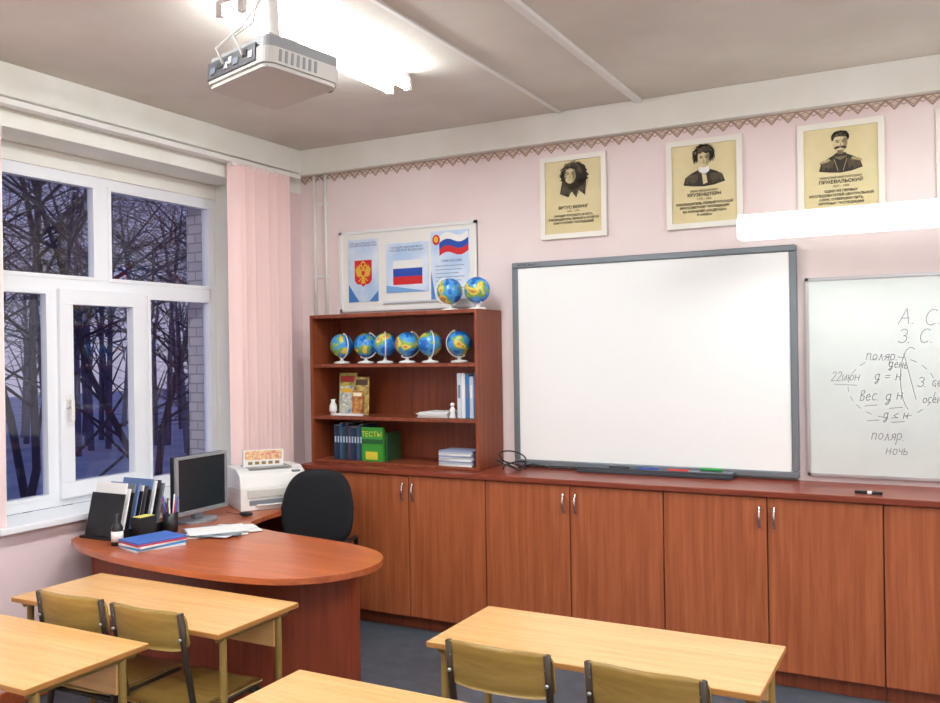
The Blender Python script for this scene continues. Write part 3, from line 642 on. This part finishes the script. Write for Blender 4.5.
# ------------------------------------------------------------------ pupils' desks and chairs
def sdesk(x0,x1,y0,y1,zt=.703,rz=0):
    b=B('school_desk');cx,cy=(x0+x1)/2,(y0+y1)/2;w=(x1-x0)/2;d=(y1-y0)/2;T=RT((cx,cy,0),rz)
    b.box(-w,w,-d,d,zt-.02,zt,M_beech,T).box(-w-.0015,w+.0015,-d-.0015,d+.0015,zt-.0185,zt-.0015,M_beedge,T)
    for s in (-1,1):
        X=s*(w-.035)
        for yy in (-d+.06,d-.08): b.tube([(X,yy,zt-.03),(X,yy,.03)],.0135,M_tube2,10,T)
        b.tube([(X,-d+.02,.02),(X,d-.02,.02)],.0135,M_tube2,10,T).tube([(X,-d+.03,zt-.032),(X,d-.03,zt-.032)],.0125,M_tube2,10,T)
        for yy in (-d+.02,d-.02): b.box(X-.018,X+.018,yy-.02,yy+.02,0,.035,M_black,T)
    b.box(-w+.04,w-.04,d-.10,d-.088,zt-.15,zt-.03,M_beech,T)
    b.build(.002)
sdesk(2.442,3.521,-2.418,-1.96)
sdesk(.629,1.75,-2.67,-2.235)
sdesk(.50,1.60,-3.30,-2.84)
sdesk(2.225,3.31,-3.28,-2.815)
def schair(x,yb,rz=0,w=.35):
    b=B('school_chair');T=RT((x,yb,0),rz)       # yb = plane of backrest, seat towards +y
    h=w/2-.012
    for s in (-1,1):
        X=s*h
        b.tube([(X,-.02,.015),(X,.04,.40),(X,.045,.46),(X,.01,.64),(X,-.01,.79)],.0115,M_tube,10,T)
        b.tube([(X,.42,.015),(X,.38,.40),(X,.36,.425),(X,.05,.415)],.0115,M_tube,10,T)
        b.tube([(X,.005,.16),(X,.405,.16)],.009,M_tube,8,T)
        b.box(X-.014,X+.014,-.034,-.006,0,.018,M_black,T);b.box(X-.014,X+.014,.406,.434,0,.018,M_black,T)
    b.tube([(-h,.06,.40),(h,.06,.40)],.010,M_tube,8,T).tube([(-h,.36,.40),(h,.36,.40)],.010,M_tube,8,T)
    n=10
    def sheet(fn,m,t,nrm):
        vs=[];fs=[]
        for i in range(n+1):
            for j in range(n+1):
                p=Vector(fn(-1+2*i/n,-1+2*j/n));vs.append(p)
        k=(n+1)*(n+1);vs+= [p+Vector(nrm)*t for p in vs]
        for i in range(n):
            for j in range(n):
                a=i*(n+1)+j;q=(a,a+n+1,a+n+2,a+1);fs.append(q);fs.append(tuple(u+k for u in q[::-1]))
        for i in range(n):
            for a,c in ((i*(n+1),(i+1)*(n+1)),(i*(n+1)+n,(i+1)*(n+1)+n),(i,i+1),(n*(n+1)+i,n*(n+1)+i+1)): fs.append((a,c,c+k,a+k))
        b.add(vs,fs,m,True,T)
    def rr(u,v,e=.14):
        return u*(1-e*.5*max(0,abs(v)-.6)**2*4),v*(1-e*.5*max(0,abs(u)-.6)**2*4)
    def seat(u,v):
        u,v=rr(u,v);return (u*w/2,.22+v*.19,.432-.008*(1-u*u)-(.018*max(0,v-.6)))
    def back(u,v):
        u,v=rr(u,v,.3);return (u*(w/2+.004),.012-.028*(1-u*u)-.01*v,.725+v*.072)
    sheet(seat,M_ply,.010,(0,0,1));sheet(back,M_ply,.010,(0,-1,0))
    for s in (-1,1):
        for z in (.70,.75): b.tube([(s*(h-.002),-.014,z),(s*(h-.002),-.004,z)],.006,M_alu,8,T)
    b.build()
schair(2.80,-2.60);schair(3.25,-2.60,-.03)
schair(1.11,-2.76,.04);schair(1.51,-2.76,.02)
# ------------------------------------------------------------------ projector
b=B('ceiling_projector');PX,PY,PZ=2.20,-2.87,2.475;T=RT((PX,PY,PZ),math.radians(-17))@Matrix.Rotation(math.radians(-4),4,'X')
def rrect(w,d,r,n=5):
    p=[]
    for cx,cy,a0 in ((w-r,d-r,0),(-w+r,d-r,90),(-w+r,-d+r,180),(w-r,-d+r,270)):
        for i in range(n+1):
            a=math.radians(a0+90*i/n);p.append((cx+r*math.cos(a),cy+r*math.sin(a)))
    return p
pw=mat('projector_shell',C(204,200,194),.4);pg=mat('projector_grey',C(146,146,148),.45)
b.prism(rrect(.165,.125,.03),.0,.012,pw,T).prism(rrect(.172,.132,.035),.012,.06,pw,T).prism(rrect(.168,.128,.03),.06,.092,pg,T)
b.box(-.15,.12,-.136,-.131,.022,.075,mat('port_panel',C(60,60,64),.5),T)
for k,(xx,ww) in enumerate(((-.13,.03),(-.09,.03),(-.05,.018),(-.025,.018),(.0,.03),(.05,.025),(.085,.02))):
    b.box(xx,xx+ww,-.139,-.135,.035+.01*(k%2),.055+.01*(k%2),(mat('port_blue',C(110,116,130),.4),M_black,M_alu,M_white2)[k%4],T)
for k in range(7): b.box(.171,.1735,-.09+k*.02,-.08+k*.02,.02,.055,pg,T)
b.tube([(.09,.12,.045),(.09,.15,.045)],.035,M_black,20,T).tube([(.09,.148,.045),(.09,.152,.045)],.026,M_screen,20,T)
for sx in (-1,1):
    for sy in (-1,1): b.tube([(sx*.12,sy*.08,.09),(sx*.12,sy*.08,.105),(0,0,.135)],.008,pw,8,T)
b.box(-.05,.05,-.05,.05,.12,.15,pw,T)
top_=Vector((PX,PY,ZC));b.tube([T@Vector((0,0,.14)),Vector((PX,PY,2.75)),top_],.018,M_wplast,14)
b.lathe([(.07,0),(.07,.012),(.02,.03)],M_wplast,20,Matrix.Translation((PX,PY,ZC))@Matrix.Rotation(math.pi,4,'X'))
b.tube([T@Vector((-.05,-.14,.05)),T@Vector((-.05,-.165,.09)),T@Vector((-.02,-.10,.17)),Vector((PX+.025,PY-.01,2.8)),Vector((PX+.025,PY,ZC-.005))],.004,M_wplast,8)
b.tube([T@Vector((.06,-.14,.05)),T@Vector((.05,-.165,.10)),T@Vector((.02,-.09,.17)),Vector((PX-.02,PY-.015,2.8)),Vector((PX-.02,PY,ZC-.005))],.004,M_wplast,8)
b.build(.003)
# ------------------------------------------------------------------ ceiling lamps
def lamp(x,y,pw_=20):
    b=B('ceiling_lamp');L=.62
    b.box(x-.05,x+.05,y-L,y+L,ZC-.05,ZC,M_wplast)
    for s in (-.055,.055):
        b.tube([(x+s,y-L+.03,ZC-.075),(x+s,y+L-.03,ZC-.075)],.017,M_tubeE,12)
        for e_ in (-1,1): b.box(x+s-.015,x+s+.015,y+e_*(L-.02)-.012,y+e_*(L-.02)+.012,ZC-.095,ZC-.03,M_wplast)
    b.build()
    l=bpy.data.lights.new('lamp_light','AREA');l.shape='RECTANGLE';l.size=.12;l.size_y=1.2;l.energy=pw_;l.color=(.94,.98,1)
    o=bpy.data.objects.new('lamp_light',l);o.location=(x,y,ZC-.11);COL.objects.link(o)
for x in (1.56,4.6):
    for y in (-1.75,-3.75,-5.75): lamp(x,y)
l=bpy.data.lights.new('board_light','AREA');l.shape='RECTANGLE';l.size=1.1;l.size_y=.06;l.energy=5;l.color=(1,1,.97)
o=bpy.data.objects.new('board_light',l);o.location=(3.69,-.36,2.205);o.rotation_euler=(math.radians(-20),0,0);COL.objects.link(o)
# ------------------------------------------------------------------ dusk sky
wd=bpy.data.worlds.new('dusk');scene.world=wd;wd.use_nodes=True;nt=wd.node_tree;bg=nt.nodes['Background']
tc=nt.nodes.new('ShaderNodeTexCoord');sp=nt.nodes.new('ShaderNodeSeparateXYZ');r=nt.nodes.new('ShaderNodeValToRGB')
r.color_ramp.elements[0].position=0;r.color_ramp.elements[0].color=C(190,184,208);r.color_ramp.elements[1].position=.6;r.color_ramp.elements[1].color=C(104,114,166)
e_=r.color_ramp.elements.new(.2);e_.color=C(146,148,194)
nt.links.new(tc.outputs['Generated'],sp.inputs[0]);nt.links.new(sp.outputs['Z'],r.inputs[0]);nt.links.new(r.outputs[0],bg.inputs[0]);bg.inputs[1].default_value=.95
# ------------------------------------------------------------------ camera
f=888.335;y=math.radians(28.106);q=math.radians(.032);ro=math.radians(-.878)
F=Vector((-math.sin(y)*math.cos(q),math.cos(y)*math.cos(q),math.sin(q)));R=Vector((math.cos(y),math.sin(y),0));U=R.cross(F)
R2=R*math.cos(ro)+U*math.sin(ro);U2=-R*math.sin(ro)+U*math.cos(ro)
cam=bpy.data.cameras.new('camera');co=bpy.data.objects.new('camera',cam);COL.objects.link(co)
co.matrix_world=Matrix(((R2.x,U2.x,-F.x,3.987),(R2.y,U2.y,-F.y,-4.97),(R2.z,U2.z,-F.z,1.67),(0,0,0,1)))
cam.sensor_width=36;cam.lens=f/940*36;cam.clip_start=.05
scene.camera=co
